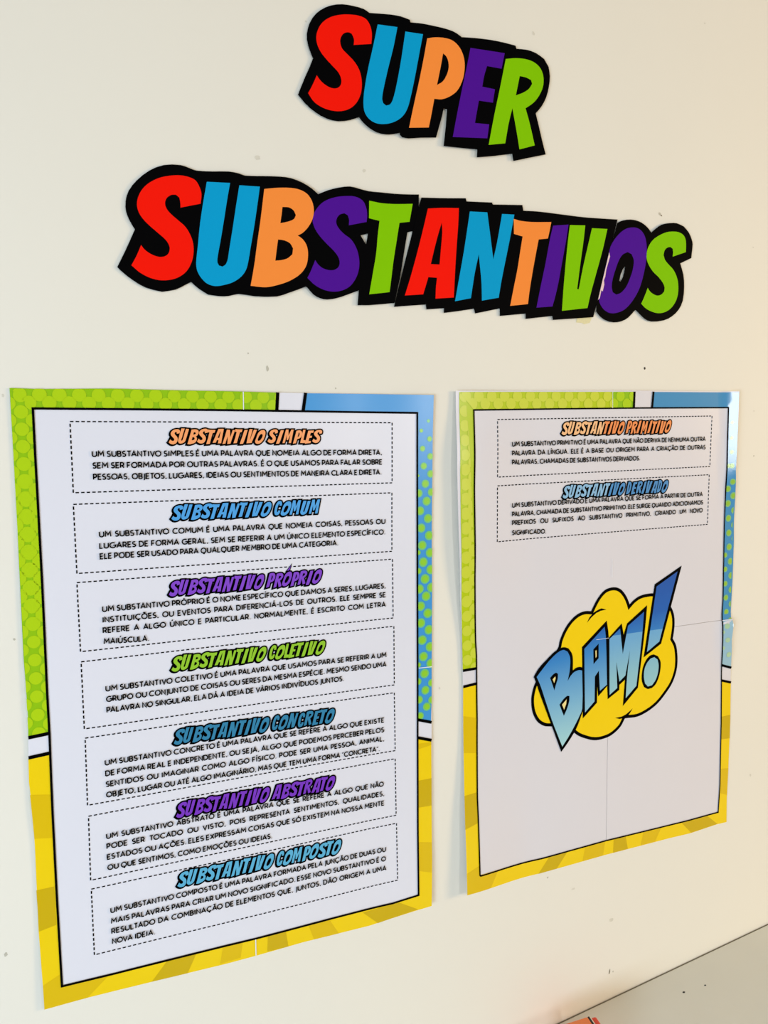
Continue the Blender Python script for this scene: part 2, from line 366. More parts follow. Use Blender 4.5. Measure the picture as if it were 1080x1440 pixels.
# ------------------------------------------------------------------ small body lettering (single-stroke capitals)
def arc(cx, cy, rx, ry, a0, a1, n=8):
    return [(cx+rx*math.cos(math.radians(a0+(a1-a0)*k/n)), cy+ry*math.sin(math.radians(a0+(a1-a0)*k/n))) for k in range(n+1)]
FONT = {
 'A': (.80, [[(0,0),(.40,1),(.80,0)], [(.14,.3),(.66,.3)]]),
 'B': (.56, [[(0,0),(0,1)]+arc(.28,.76,.24,.24,90,-90,6)+[(0,.52)], [(0,.52)]+arc(.30,.26,.27,.26,90,-90,6)+[(0,0)]]),
 'C': (.82, [arc(.5,.5,.5,.5,48,312,14)]),
 'D': (.74, [[(0,0),(0,1)]+arc(.26,.5,.48,.5,90,-90,10)+[(0,0)]]),
 'E': (.50, [[(.5,1),(0,1),(0,0),(.5,0)], [(0,.51),(.44,.51)]]),
 'F': (.48, [[(.48,1),(0,1),(0,0)], [(0,.49),(.42,.49)]]),
 'G': (.92, [arc(.5,.5,.5,.5,50,360,15)+[(.56,.5)]]),
 'H': (.66, [[(0,0),(0,1)], [(.66,0),(.66,1)], [(0,.52),(.66,.52)]]),
 'I': (.12, [[(.06,0),(.06,1)]]),
 'J': (.22, [[(.22,1),(.22,.02)]+arc(.02,.0,.2,.2,0,-100,5)]),
 'L': (.46, [[(0,1),(0,0),(.46,0)]]),
 'M': (.94, [[(0,0),(.09,1),(.47,.36),(.85,1),(.94,0)]]),
 'N': (.66, [[(0,0),(0,1),(.66,0),(.66,1)]]),
 'O': (.96, [arc(.48,.5,.48,.5,0,360,16)]),
 'P': (.54, [[(0,0),(0,1)]+arc(.26,.70,.28,.30,90,-90,8)+[(0,.40)]]),
 'Q': (.96, [arc(.48,.5,.48,.5,0,360,16), [(.48,.06),(.52,-.14),(.74,-.16)]]),
 'R': (.58, [[(0,0),(0,1)]+arc(.26,.70,.28,.30,90,-90,8)+[(0,.40)], [(.28,.40),(.58,0)]]),
 'S': (.54, [arc(.28,.74,.24,.26,40,270,9)+arc(.26,.25,.27,.25,80,-150,9)]),
 'T': (.62, [[(0,1),(.62,1)], [(.31,1),(.31,0)]]),
 'U': (.72, [[(0,1)]+arc(.36,.36,.36,.36,180,360,9)+[(.72,1)]]),
 'V': (.76, [[(0,1),(.38,0),(.76,1)]]),
 'X': (.66, [[(0,0),(.66,1)], [(0,1),(.66,0)]]),
 'Z': (.60, [[(0,1),(.6,1),(0,0),(.6,0)]]),
 ',': (.10, [[(.08,.10),(.03,-.14)]]),
 '.': (.08, [[(.04,-.02),(.04,.10)]]),
 '-': (.30, [[(0,.40),(.30,.40)]]),
 '“': (.22, [[(.05,1.0),(.05,.80)], [(.19,1.0),(.19,.80)]]),
}
ACC = {'Á':'A','É':'E','Í':'I','Ó':'O','Ú':'U','Ã':'A','Õ':'O','Ç':'C'}
PL = str.maketrans('ÁÉÍÓÚÃÕÇ', 'AEIOUAOC')
def glyph(ch):
    if ch in FONT: return FONT[ch]
    b = ACC[ch]; w_, st = FONT[b]; c = w_/2; st = list(st)
    if ch in 'ÁÉÍÓÚ': st.append([(c-.05,1.16),(c+.10,1.38)])
    elif ch in 'ÃÕ': st.append([(c-.2,1.18),(c-.09,1.27),(c+.08,1.19),(c+.2,1.28)])
    else: st.append([(c+.02,0),(c,-.12),(c+.10,-.18),(c+.0,-.28)])
    return (w_, st)
LS = 0.28
KERN = {p: -.13 for p in ('TA','AT','AV','VA','LT','PA','LV','AU','FA','TO','OT','VO','OV','RT','AO','OA')}
def word_w(wd): return sum(glyph(c)[0] for c in wd)+LS*(len(wd)-1)+sum(KERN.get(wd[i:i+2].translate(PL), 0) for i in range(len(wd)-1))
def text_line(F, s, p0, p1, cap, cw, wt=0.235):
    """one justified line between wall points p0 and p1; cap height and letter width in metres"""
    words = s.split(' '); L = math.hypot(p1[0]-p0[0], p1[1]-p0[1])
    dx, dz = (p1[0]-p0[0])/L, (p1[1]-p0[1])/L
    tot = sum(word_w(x) for x in words)*cw
    gap = (L-tot)/(len(words)-1) if len(words) > 1 else 0
    k = cw
    if len(words) == 1: k = L/word_w(s)
    elif gap < .60*cw:
        k = L/(sum(word_w(x) for x in words)+.60*(len(words)-1)); gap = .60*k
    x = 0
    for wd in words:
        for ci, c in enumerate(wd):
            gw, st = glyph(c)
            for pl in st:
                F.stroke([(p0[0]+dx*(x+u*k)-dz*v*cap, p0[1]+dz*(x+u*k)+dx*v*cap) for u, v in pl], wt*cap)
            x += (gw+LS+KERN.get(wd[ci:ci+2].translate(PL), 0))*k
        x += gap-LS*k
    return k

# ------------------------------------------------------------------ bold comic heading lettering
def norm_glyph(fn, out, holes, slope):
    """traced glyph -> upright unit height outline"""
    P = WL(fn(out)); H = [WL(fn(h)) for h in holes]
    c, s = math.cos(-slope), math.sin(-slope)
    rot = lambda q: (q[0]*c-q[1]*s, q[0]*s+q[1]*c)
    P = [rot(q) for q in P]; H = [[rot(q) for q in h] for h in H]
    x0 = min(q[0] for q in P); z0 = min(q[1] for q in P); h = max(q[1] for q in P)-z0
    n = lambda q: ((q[0]-x0)/h, (q[1]-z0)/h)
    P = [n(q) for q in P]; H = [[n(q) for q in hh] for hh in H]
    return (max(q[0] for q in P), P, H)
sl1 = -0.03; sl0 = -.12
CF = {'S': norm_glyph(c2, S2, [], sl1), 'U': norm_glyph(c2, U2, [], sl1), 'B': norm_glyph(c2, B2, [B2h, B2k], sl1),
      'T': norm_glyph(c3, T1, [], sl1), 'A': norm_glyph(c3, A1, [A1h], sl1), 'N': norm_glyph(c3, N1, [], sl1),
      'I': norm_glyph(c4, I1, [], sl1), 'V': norm_glyph(c4, V1, [], sl1), 'O': norm_glyph(c4, O1, [O1h], sl1),
      'P': norm_glyph(c1, P1, [P1h], sl0), 'E': norm_glyph(c1, E1, [], sl0), 'R': norm_glyph(c1, R1, [R1h], sl0)}
def sk(pts, k=.16): return [(x+y*k, y) for x, y in pts]
CF['M'] = (.80, sk([(0,0),(.05,1),(.24,1),(.34,.55),(.46,1),(.64,1),(.66,0),(.47,0),(.47,.62),(.36,.22),(.27,.22),(.19,.62),(.17,0)]), [])
CF['L'] = (.46, sk([(0,0),(.02,1),(.20,1),(.20,.22),(.38,.20),(.38,0)]), [])
CF['D'] = (.60, sk([(0,0),(.02,1),(.20,1),(.36,.92),(.44,.74),(.45,.45),(.38,.16),(.24,.02)]), [sk([(.18,.22),(.24,.30),(.27,.5),(.26,.70),(.19,.80)])])
CF['C'] = (.58, sk([(.46,.66),(.45,.84),(.38,.96),(.27,1.0),(.15,.96),(.06,.84),(.01,.66),(0,.40),(.03,.18),(.10,.05),(.20,0),(.32,.02),(.41,.12),(.45,.32),(.29,.34),(.275,.24),(.235,.2),(.20,.24),(.185,.40),(.195,.62),(.225,.76),(.265,.80),(.295,.76),(.30,.66)]), [])
ADV = dict(S=.87, U=.90, B=.88, T=.74, A=.93, N=.93, I=.93, V=.86, O=.89, P=.84, E=.87, R=.92, M=1.0, L=.80, D=.94, C=.90)
def heading(s, cols, surf, lift, root, org, q, label, split=None, k_over=0.0):
    """q = bottom-left, bottom-right, top-left, top-right in the photograph; letters lean over a black outline"""
    BL, BR, TL, TR = [Vector(W(x, y, surf)) for x, y in q]
    seq = []; x = 0
    for i, c in enumerate(s):
        if c == ' ': x += .30; continue
        b = 'O' if c == 'Ó' else c
        gw, P, H = CF[b]
        sx = 1.12
        seq.append((c, x, sx, P, H)); x += gw*sx*ADV.get(b, .88)
    last = seq[-1]; tot = last[1]+CF['O' if last[0] == 'Ó' else last[0]][0]*last[2]
    pad = .09
    def mp(u, v):
        s_ = (u+pad)/(tot+2*pad); t = (v+.09)/1.18
        p = BL.lerp(BR, s_); r = (TL-BL).lerp(TR-BR, s_)
        r = UPV*r.dot(UPV)
        return tuple(p+r*t)
    hgt = (TL-BL).length
    bk = Flat(); hl = Flat(); fl = [Flat() for _ in cols]
    for i, (c, x, sx, P, H) in enumerate(seq):
        dy = (.03 if i % 2 else -.02)
        f = lambda pts: [mp(x+u*sx+(v-.5)*.09, v*.98+dy) for u, v in pts]
        o_ = f(P); oo = smooth(o_, 38, 3)
        # black base: the letter, its thick contour, and the same once more as a drop shadow
        for sx2, sz2 in ((0, 0), (-hgt*.04, -hgt*.02)):
            g = [(a+sx2, b+sz2) for a, b in oo]
            bk.poly(g); bk.stroke(g, hgt*.15, closed=True)
        ci = 0
        if split and len(cols) > 1: ci = 1 if o_[0][0] > split else 0
        fl[ci].poly(oo)
        for h in H: hl.poly(smooth(f(h), 38, 2))
        if c == 'Ó':
            a_ = f([(.36,1.08),(.52,1.10),(.62,1.42)]); bk.poly(offset(a_, hgt*.06)); fl[ci].poly(a_)
    o = bk.build('heading', BLACK, root, surf, lift+.0001, step=.006, label=label, origin=org)
    for k, Fx in enumerate(fl):
        if Fx.bm.faces: 
            z = Fx.build('heading_fill', cols[k], o, surf, lift+0.00025, step=.006, origin=org)
    hl.build('heading_counter', BLACK, o, surf, lift+0.0004, origin=org)['kind'] = 'stuff'   # counters of B, A, P, R, O: a pixel or two each
    return o

def quad_dash(F, TL, TR, BR, BL, surf, wd=0.00115, dash=0.0030, gap=0.0019):
    c = [W(*q, surf) for q in (TL, TR, BR, BL)]
    for i in range(4):
        a = Vector(c[i]); b = Vector(c[(i+1) % 4]); L = (b-a).length; n = round(L/(dash+gap)); st = L/n; d = (b-a)/L
        for k in range(n):
            p = a+d*(k*st); F.stroke([tuple(p), tuple(p+d*(st*dash/(dash+gap)))], wd)

# ------------------------------------------------------------------ posters
GRN = ink('green_border_print', (148, 198, 4)); GRNL = ink('green_dot_print', (180, 214, 8))
GRN_Y = ink('yellow_green_border_print', (190, 208, 20)); GRNL_Y = ink('yellow_green_dot_print', (210, 218, 62))
BLU = ink('blue_border_print', (66, 154, 220)); DOTG = ink('lime_dot_print', (150, 210, 50)); DOTR = ink('pale_dot_ring_print', (122, 205, 120))
BLU2 = ink('blue_border_print_right', (76, 150, 200), rough=.15, spec=.6); DOTG2 = ink('lime_dot_print_right', (158, 200, 62), rough=.15, spec=.6); DOTR2 = ink('dot_ring_print_right', (140, 200, 130), rough=.15, spec=.6)
BLUP = ink('faded_blue_border_print', (160, 198, 214), rough=.15, spec=.6); DOTP = ink('faded_dot_print', (184, 214, 170), rough=.15, spec=.6)
YEL = ink('yellow_border_print', (248, 212, 4)); YM = ink('yellow_ray_print', (230, 192, 2)); YD = ink('dark_yellow_ray_print', (212, 178, 2))
WHT = mat('white_seam', (236, 240, 250), rough=0.4)

def bbox_disc(c, rx, rz, n=18): return [(c[0]+rx*math.cos(2*math.pi*k/n), c[1]+rz*math.sin(2*math.pi*k/n)) for k in range(n)]

def poster(label, spec):
    surf = spec['surf']
    out = drop_dups(spec['outline']); O = WL(out, surf)
    xs = [p[0] for p in O]; zs = [p[1] for p in O]
    org = (sum(xs)/len(xs), 0, min(zs))
    root = empty('poster', org, label, 'poster', 'comic-style grammar posters')
    v0, v1 = [W(*q, surf) for q in spec['vseam']]; h0, h1 = [W(*q, surf) for q in spec['hseam']]
    lab = ['upper left sheet', 'upper right sheet', 'lower left sheet', 'lower right sheet']
    # vseam runs top->bottom (its left is +x side), hseam runs left->right (its left is up)
    for k in range(4):
        F = Flat(); F.poly(O)
        e = spec.get('gap', 0) if k == 3 else 0       # last sheet cut short; the dark gap stands in for an overlap's shadow line
        sh = lambda p, dx, dz: (p[0]+dx, p[1]+dz)
        sx_ = e if k % 2 == 0 else -e; sz_ = -e if k < 2 else e
        a0, a1 = sh(v0, sx_, 0), sh(v1, sx_, 0); b0, b1 = sh(h0, 0, sz_), sh(h1, 0, sz_)
        F.clip([(a0, a1) if k % 2 else (a1, a0), (b0, b1) if k < 2 else (b1, b0)])
        F.build('sheet', spec['paper'], root, surf, -0.0001, step=0.008, thick=0.00025, label=lab[k], origin=org)
    def put(name, polys, M, lift, step=0.008, label=None, clips=None, par=None):
        F = Flat()
        for p in polys: F.poly(p)
        if clips: F.clip(clips)
        if not F.bm.faces: F.bm.free(); return None
        return F.build(name, M, par or root, surf, lift, step=step, label=label, origin=org)
    w_ = lambda pts: WL(pts, surf)
    # coloured borders
    par = {}
    for nm, M, px, lb in spec['borders']:
        par[nm] = put(nm, [w_(p) for p in px], M, 0.00015, label=lb)
    # dots
    for nm, owner, discs, M, region, lift in spec['dots']:
        reg = w_(region); F = Flat()
        rg = reg if area2(reg) > 0 else reg[::-1]
        for (x, y, rx, rz) in discs:
            F.poly(bbox_disc(W(x, y, surf), rx, rz))
        F.clip([(rg[i], rg[(i+1) % len(rg)]) for i in range(len(rg))])
        if F.bm.faces: F.build(nm, M, par[owner], surf, lift*2+.00005, step=0.008, origin=org)['kind'] = 'stuff'   # printed halftone
    for nm, owner, M, polys in spec['rays']:
        for p in polys: put(nm, [w_(p)], M, 0.00028, par=par[owner])
    # black frame and divider bars
    F = Flat()
    F.stroke(w_(spec['frame']), spec['fw'], closed=True)
    F.build('frame_line', BLACK, root, surf, 0.00065, step=0.008, origin=org)
    for a, b in spec['bars']:
        F = Flat(); F.stroke(w_([a, b]), spec['bw']); F.build('divider_bar', BLACK, root, surf, 0.0006, step=0.008, origin=org)
    for a, b, wd in spec['seams']:
        F = Flat(); F.stroke(w_([a, b]), wd); F.build('seam_margin', WHT, root, surf, 0.00075, step=0.008, origin=org)
    # boxes with heading and text
    for bx in spec['boxes']:
        F = Flat(); quad_dash(F, *bx['quad'], surf)
        tb = F.build('text_box', BLACK, root, surf, 0.0002, label='dashed box headed '+bx['title'], origin=org)
        F = Flat()
        for s, a, b in bx['lines']:
            pa, pb = W(*a, surf), W(*b, surf)
            text_line(F, s, pa, pb, spec['cap'], spec['cw'])
        F.build('paragraph', BLACK, tb, surf, 0.0010, origin=org)
        heading(bx['title'], bx['cols'], surf, 0.0003, root, org, bx['hq'], bx['hl'], split=spec.get('split'))
    return root, surf, org, put

# ---- left poster
def surf_l(x, z):
    x, z = unrot(x, z)
    s = 0.0016+0.0007*math.sin(x*17+.6)*math.sin(z*12)
    s += 0.003*sstep(0.33, 0.42, x)*(.6+.4*math.sin(z*9))
    s += 0.002*sstep(1.02, 0.91, z)
    return s
def dots_stag(x0, y0, dx, dy, nx, ny, rx, rz, skx=0.0, sky=0.0):
    r = []
    for j in range(ny):
        for i in range(nx):
            x = x0+i*dx+(dx/2 if j % 2 else 0)+skx*j; y = y0+j*dy+sky*i
            r.append((x, y, rx, rz))
    return r
fl_l = [(46.2,574.4),(183,575.5),(320,576.8),(453,578.8),(586.5,580.7),(586.6,771.5),(587,941.5),(587,1044.5),(587.3,1130),(588.4,1258.5),(552,1270),(463.7,1292),(359.8,1319.5),(320,1329),(160,1369),(87.1,1386.6),(80,1263),(74,1144.8),(72.1,1100),(69.6,1033),(65.9,966.7),(63,900),(59.3,820.7),(55,740),(53.3,707.8),(49.5,640)]
out_l = [(13.3,545.4),(53,547),(154,546.3),(258,549),(320,550),(388,552),(520,554),(610,555.5),(608.6,608.7),(607,750),(607.6,834),(607,941),(607,981),(607,1139),(607.6,1208),(607,1274),(585,1280.5),(520,1301.6),(426,1325),(359.8,1344),(320,1354.8),(216,1380),(123,1403),(62.4,1419.8),(60.7,1393.7),(54.2,1307.8),(48.9,1189),(44.4,1130),(40.7,1100),(39.7,1037.8),(39.3,1009.6),(36.3,965),(33.3,929.6),(31.1,886),(26.7,794),(23.7,730),(18.4,633.7)]
g_top = [(13.3,545.4),(53,547),(154,546.3),(258,549),(320,550),(388.8,552),(387.5,579),(320,577),(46.2,574.6)]
g_left = [(13.3,545.4),(46.2,574.6),(49.5,640),(53.3,707.8),(55,740),(59.3,820.7),(63,900),(65.9,966.7),(69.3,1032),(39.8,1037.5),(39.3,1009.6),(36.3,965),(33.3,929.6),(31.1,886),(26.7,794),(23.7,730),(18.4,633.7)]
b_top = [(430.5,553),(520,554),(610,555.5),(586.5,580.7),(453,578.8),(427.5,578.4)]
b_right = [(610,555.5),(608.6,608.7),(607,750),(607.6,834),(607,941),(607,981),(606,1014),(587,1010.5),(587,941.5),(586.6,771.5),(586.5,580.7)]
y_left = [(39.8,1067),(69.6,1060.5),(72.1,1100),(74,1144.8),(80,1263),(87.1,1386.6),(62.4,1419.8),(60.7,1393.7),(54.2,1307.8),(48.9,1189),(44.4,1130),(40.7,1100)]
y_bot = [(62.4,1419.8),(87.1,1386.6),(160,1369),(320,1329),(359.8,1319.5),(463.7,1292),(552,1270),(588.4,1258.5),(607,1274),(585,1280.5),(520,1301.6),(426,1325),(359.8,1344),(320,1354.8),(216,1380),(123,1403)]
y_right = [(606.5,1042.5),(607,1139),(607.6,1208),(607,1274),(588.4,1258.5),(587.3,1130),(587,1044.5),(587,1039)]
dl = []
# staggered halftone discs down the left band and along the top band (radius swells mid-way)
def rad_l(y):
    if y < 640: return .0060
    if y < 900: return .0060+.0011*min(1, math.sin((y-640)/260*math.pi)*1.6)
    return .0059
for j in range(0, 26):
    y = 553+j*(24.2+j*.045)
    xl = 13.3+(y-545)*.0555
    s = 1.0 if True else 1
    r = rad_l(y)
    dl.append((xl+14.5, y+(2 if j else 3), r, r*1.02)); dl.append((xl+31, y+14, r, r*1.02)); dl.append((xl-2, y+14, r, r*1.02))
tl = []
for i in range(16):
    x = 27+i*(28.6-i*.17); tl.append((x, 554.5+i*.32, .0062, .0062)); tl.append((x+14, 566+i*.36, .0062, .0062)); 
e_l = [(612,556)]
blue_pts = [(602.3,592,1.9),(592.2,605.6,2.2),(603.8,617.2,3),(594,630.8,3.2),(604.8,641.8,3.7),(595.7,655.3,3.9),(605.4,666.3,4.2),(588,669,1.5),(597.9,680.2,4.5),(588.7,693.7,4.5),(606.5,692,4.5),(599.7,704.7,4.9),(590.6,718.3,4.9),(601.6,729,5),(592.2,742.5,5),(603.2,753,5.1),(593.5,766.8,5.2),(604.5,777.2,5.2),(588,777,3),(595,790.4,5.3),(605.4,800.8,5.3),(588.5,803,3.5),(597.5,814,5.4),(606.5,826,5.4),(589.6,828.2,5.2),(599,838.2,5.4),(591.3,852.4,5.3),(601.3,862.2,5.4),(591.6,876,5.4),(602.9,885.5,5.4),(593.5,900,5.4),(604.5,909.4,5.4),(595.3,923.2,5.3),(605.4,932.7,5.3),(596.9,947,5.3),(588.5,935,3),(587.9,958.4,4),(598,970.4,5),(606.8,960,4.5),(589.2,983.9,4.6),(600,993.5,4.8),(590.5,1006.8,4.6),(607,984,4.5)]
mm = .00088
spec_l = dict(surf=surf_l, outline=out_l, paper=PAPER_L, vseam=((341.9,550),(359.8,1344)), hseam=((39,1003),(607,937.3)),
    borders=[('green_border', GRN, [g_top, g_left], None), ('blue_border', BLU, [b_top, b_right], None), ('yellow_border', YEL, [y_left, y_bot, y_right], None)],
    dots=[('polka_dots', 'green_border', dl, GRNL, [(13.8,546),(47,574.6),(69.3,1032),(40,1037),], .00018),
          ('polka_dots', 'green_border', tl, GRNL, [(14,546.4),(154,547.2),(388.6,552.4),(387.5,578.5),(46.2,574.4)], .0002),
          ('polka_dots', 'blue_border', [(x, y, r*mm*1.16, r*mm*1.16) for x, y, r in blue_pts], DOTR, [(586.8,581),(608.9,581),(606.6,1013),(587,1010)], .00018),
          ('polka_dots', 'blue_border', [(x, y, r*mm*.78, r*mm*.78) for x, y, r in blue_pts[1:]], DOTG, [(586.8,581),(608.9,581),(606.6,1013),(587,1010)], .00026)],
    rays=[('dark_ray', 'yellow_border', YM, [[(42.2,1118),(72.6,1117),(75,1178),(48.4,1179.5)], [(60.4,1386),(85,1369.5),(87.1,1386.6),(154,1370.6),(123,1403),(62.4,1419.3)],
              [(313.5,1331),(341.5,1324.4),(338.3,1346.8),(309.5,1355.5)], [(433.8,1301.4),(463.8,1294),(476.3,1312.5),(441.7,1321)], [(587,1046),(606.5,1043.5),(606.5,1047.5),(587,1054)],
              [(588,1184.2),(607.2,1184.2),(607.2,1227),(588.2,1224.5)]]),
          ('dark_ray', 'yellow_border', YD, [[(51,1252),(76,1246.5),(79,1300.4),(55,1310)], [(234,1352.4),(275.5,1342),(263.7,1368.5),(213.3,1380.5)],
              [(376.5,1316.5),(402,1310),(405.5,1331),(376,1338)], [(510.3,1283.3),(561,1269.2),(588,1278.6),(531.4,1298)], [(587,1098),(606.8,1094.2),(606.8,1132.6),(587.2,1135.8)]])],
    frame=fl_l, fw=.0021, bw=.0034,
    bars=[((390.3,551.8),(389,578.3)),((429.5,552.4),(426,578.6)),((39.8,1037.3),(69.5,1031)),((40,1065.6),(70.5,1058.8)),((586.5,1011.7),(606.7,1015.6)),((586.5,1037),(606.7,1040.8))],
    seams=[((341.9,550.8),(342.3,576),.0009),((359.3,1320.5),(359.8,1343),.0011),((588.5,939.3),(607,937.3),.0009)],
    cap=.0049, cw=.0052,
    boxes=[
     dict(title='SUBSTANTIVO SIMPLES', cols=[ink('orange_heading_print', (255,166,104))], hl='orange heading', quad=[(98.4,592.8),(551.3,594.5),(551.3,679),(103.1,693)],
        hq=[(236.1,626.5),(454,625),(238,600.5),(456,603)],
        lines=[('UM SUBSTANTIVO SIMPLES É UMA PALAVRA QUE NOMEIA ALGO DE FORMA DIRETA,',(129.8,642),(536.1,639.3)),('SEM SER FORMADA POR OUTRAS PALAVRAS. É O QUE USAMOS PARA FALAR SOBRE',(130.7,658.3),(536.5,652.8)),('PESSOAS, OBJETOS, LUGARES, IDEIAS OU SENTIMENTOS DE MANEIRA CLARA E DIRETA.',(131.6,674.3),(535.5,667))]),
     dict(title='SUBSTANTIVO COMUM', cols=[ink('blue_heading_print', (82,166,232))], hl='blue heading', quad=[(103.1,709.3),(551,693),(551,775.3),(108.1,806.5)],
        hq=[(240,734),(451,724),(243,708),(453,700.5)],
        lines=[('UM SUBSTANTIVO COMUM É UMA PALAVRA QUE NOMEIA COISAS, PESSOAS OU',(139.9,755),(540.9,736.2)),('LUGARES DE FORMA GERAL, SEM SE REFERIR A UM ÚNICO ELEMENTO ESPECÍFICO.',(140.4,771),(540.9,751)),('ELE PODE SER USADO PARA QUALQUER MEMBRO DE UMA CATEGORIA.',(141,785.8),(474.7,766.4))]),
     dict(title='SUBSTANTIVO PRÓPRIO', cols=[ink('purple_heading_print', (134,72,206))], hl='purple heading', quad=[(108.1,819.3),(551.9,786.3),(552.8,869),(113.2,916.4)],
        hq=[(236.5,840.5),(453.7,822),(239,814.5),(456,798.5)],
        lines=[('UM SUBSTANTIVO PRÓPRIO É O NOME ESPECÍFICO QUE DAMOS A SERES, LUGARES,',(144.3,859.9),(541.2,826.6)),('INSTITUIÇÕES, OU EVENTOS PARA DIFERENCIÁ-LOS DE OUTROS. ELE SEMPRE SE',(144.6,875),(541.5,839.2)),('REFERE A ALGO ÚNICO E PARTICULAR. NORMALMENTE, É ESCRITO COM LETRA',(145.2,889.8),(541.5,852.7)),('MAIÚSCULA.',(146.4,905.2),(208.9,900.7))]),
     dict(title='SUBSTANTIVO COLETIVO', cols=[ink('green_heading_print', (150,202,48))], hl='green heading', quad=[(114,930.7),(553.8,880.7),(554.4,963.2),(118.5,1025)],
        hq=[(240,946.5),(458.4,920.5),(243.4,920.5),(461,897.5)],
        lines=[('UM SUBSTANTIVO COLETIVO É UMA PALAVRA QUE USAMOS PARA SE REFERIR A UM',(149,971.6),(542.4,923.6)),('GRUPO OU CONJUNTO DE COISAS OU SERES DA MESMA ESPÉCIE. MESMO SENDO UMA',(149.9,986.4),(542.4,936.8)),('PALAVRA NO SINGULAR, ELA DÁ A IDEIA DE VÁRIOS INDIVÍDUOS JUNTOS.',(150.5,1001.5),(482.6,957))]),
     dict(title='SUBSTANTIVO CONCRETO', cols=[ink('teal_heading_print', (52,132,172))], hl='teal blue heading', quad=[(119.7,1038),(554.4,974.2),(555.7,1055.5),(123,1132.4)],
        hq=[(243.3,1049.5),(471.6,1017),(247,1023),(473.8,993)],
        lines=[('UM SUBSTANTIVO CONCRETO É UMA PALAVRA QUE SE REFERE A ALGO QUE EXISTE',(148,1075.6),(539.3,1015.2)),('DE FORMA REAL E INDEPENDENTE, OU SEJA, ALGO QUE PODEMOS PERCEBER PELOS',(148.7,1090.7),(539.3,1028.7)),('SENTIDOS OU IMAGINAR COMO ALGO FÍSICO. PODE SER UMA PESSOA, ANIMAL,',(149.3,1105.8),(539.3,1041.3)),('OBJETO, LUGAR OU ATÉ ALGO IMAGINÁRIO, MAS QUE TEM UMA FORMA “CONCRETA“.',(149.9,1120.6),(533,1055.5))]),
     dict(title='SUBSTANTIVO ABSTRATO', cols=[ink('violet_heading_print', (124,56,196))], hl='violet heading', quad=[(124.4,1147.8),(555.7,1067),(557,1146.4),(127.4,1237.9)],
        hq=[(246.5,1152.5),(472.2,1110.8),(250,1126),(473.8,1087.5)],
        lines=[('UM SUBSTANTIVO ABSTRATO É UMA PALAVRA QUE SE REFERE A ALGO QUE NÃO',(149.9,1178.9),(538.7,1104.9)),('PODE SER TOCADO OU VISTO, POIS REPRESENTA SENTIMENTOS, QUALIDADES,',(150.5,1193),(539.3,1118.4)),('ESTADOS OU AÇÕES. ELES EXPRESSAM COISAS QUE SÓ EXISTEM NA NOSSA MENTE',(151,1208),(539.3,1131.7)),('OU QUE SENTIMOS, COMO EMOÇÕES OU IDEIAS.',(151.7,1222.7),(381.9,1178.2))]),
     dict(title='SUBSTANTIVO COMPOSTO', cols=[ink('light_blue_heading_print', (92,178,216))], hl='light blue heading', quad=[(128.3,1250.3),(557.6,1157.7),(559.1,1237.7),(132.7,1342.7)],
        hq=[(248.5,1250),(481,1200.5),(252,1224),(483,1176.5)],
        lines=[('UM SUBSTANTIVO COMPOSTO É UMA PALAVRA FORMADA PELA JUNÇÃO DE DUAS OU',(156,1283),(541.8,1196.7)),('MAIS PALAVRAS PARA CRIAR UM NOVO SIGNIFICADO. ESSE NOVO SUBSTANTIVO É O',(156.7,1298),(541.8,1209.7)),('RESULTADO DA COMBINAÇÃO DE ELEMENTOS QUE, JUNTOS, DÃO ORIGEM A UMA',(157.3,1312.2),(542.4,1222.9)),('NOVA IDEIA.',(158.2,1326.4),(217.2,1313))]),
    ])
poster('large left poster with seven dashed text boxes under coloured headings', spec_l)

# ---- right poster
XR0 = unrot(*W(650, 700))[0]; XRC = unrot(*W(1012, 700))[0]
ZS = unrot(*W(1015, 873))[1]
def surf_r(x, z):
    x, z = unrot(x, z)
    s = 0.0020+0.0006*math.sin(x*15+1)*math.sin(z*11)
    top = 1.5
    l = sstep(XR0+.10, XR0, x)
    up = sstep(1.50, 1.42, z)*sstep(1.20, 1.34, z)+.35*sstep(1.40, 1.5, z)
    low = sstep(1.16, .90, z)
    s += l*(.006*up+.009*low)
    # right margin curls out of the wall, most at the top of each sheet row
    c = max(0, x-XRC)
    s += c*.29*(sstep(1.33, 1.41, z)) + c*.26*sstep(1.12, 1.19, z)*sstep(ZS+.006, ZS-.002, z)
    return s
out_r = [(641,549.5),(740,549.3),(900,549.2),(1039.8,550),(1037.8,601),(1034.8,662),(1032.5,723),(1032,760),(1030,815.6),(1029.9,871),(1029,899),(1028,940.6),(1027.7,959.5),(1026.8,1016.8),(1024.2,1079),(1022,1121),(1021.6,1156),(1008.6,1159),(970.4,1171.8),(941.5,1178.6),(851.9,1202),(762,1227.5),(657,1259),(653.3,1136),(651.7,1052.8),(651,965),(650.5,941.7),(649.5,900),(647.5,840),(645,740),(643,660)]
fr_r = [(666,576.6),(780,575),(900,573.8),(1024,573.2),(1021.8,659),(1020.3,683.6),(1017.7,760),(1016.3,843),(1015.6,874),(1014.4,933.6),(1014.2,960),(1013.8,1016.8),(1012,1103.6),(1009.5,1142),(966,1154),(851.9,1181.9),(762,1207),(675.9,1231.6),(674.7,1230.6),(672.5,1157),(671,1122),(670.6,1011),(669.7,922),(668.3,900),(667.5,815),(666.8,690)]
gr_t1 = [(645.8,551.2),(740,551),(861,551),(860.8,574.2),(780,575),(666,576.6)]
gr_t2 = [(861,551),(891,551),(890,573.9),(860.8,574.2)]
gr_l = [(645.8,551.2),(666,576.6),(666.8,690),(667.5,815),(668.3,900),(669.7,922),(670,939.7),(650.6,943),(649.6,900),(648.8,840),(648,740),(647,660)]
bl_t = [(919.4,551.2),(1039.4,551.5),(1024,573.2),(917,573.8)]
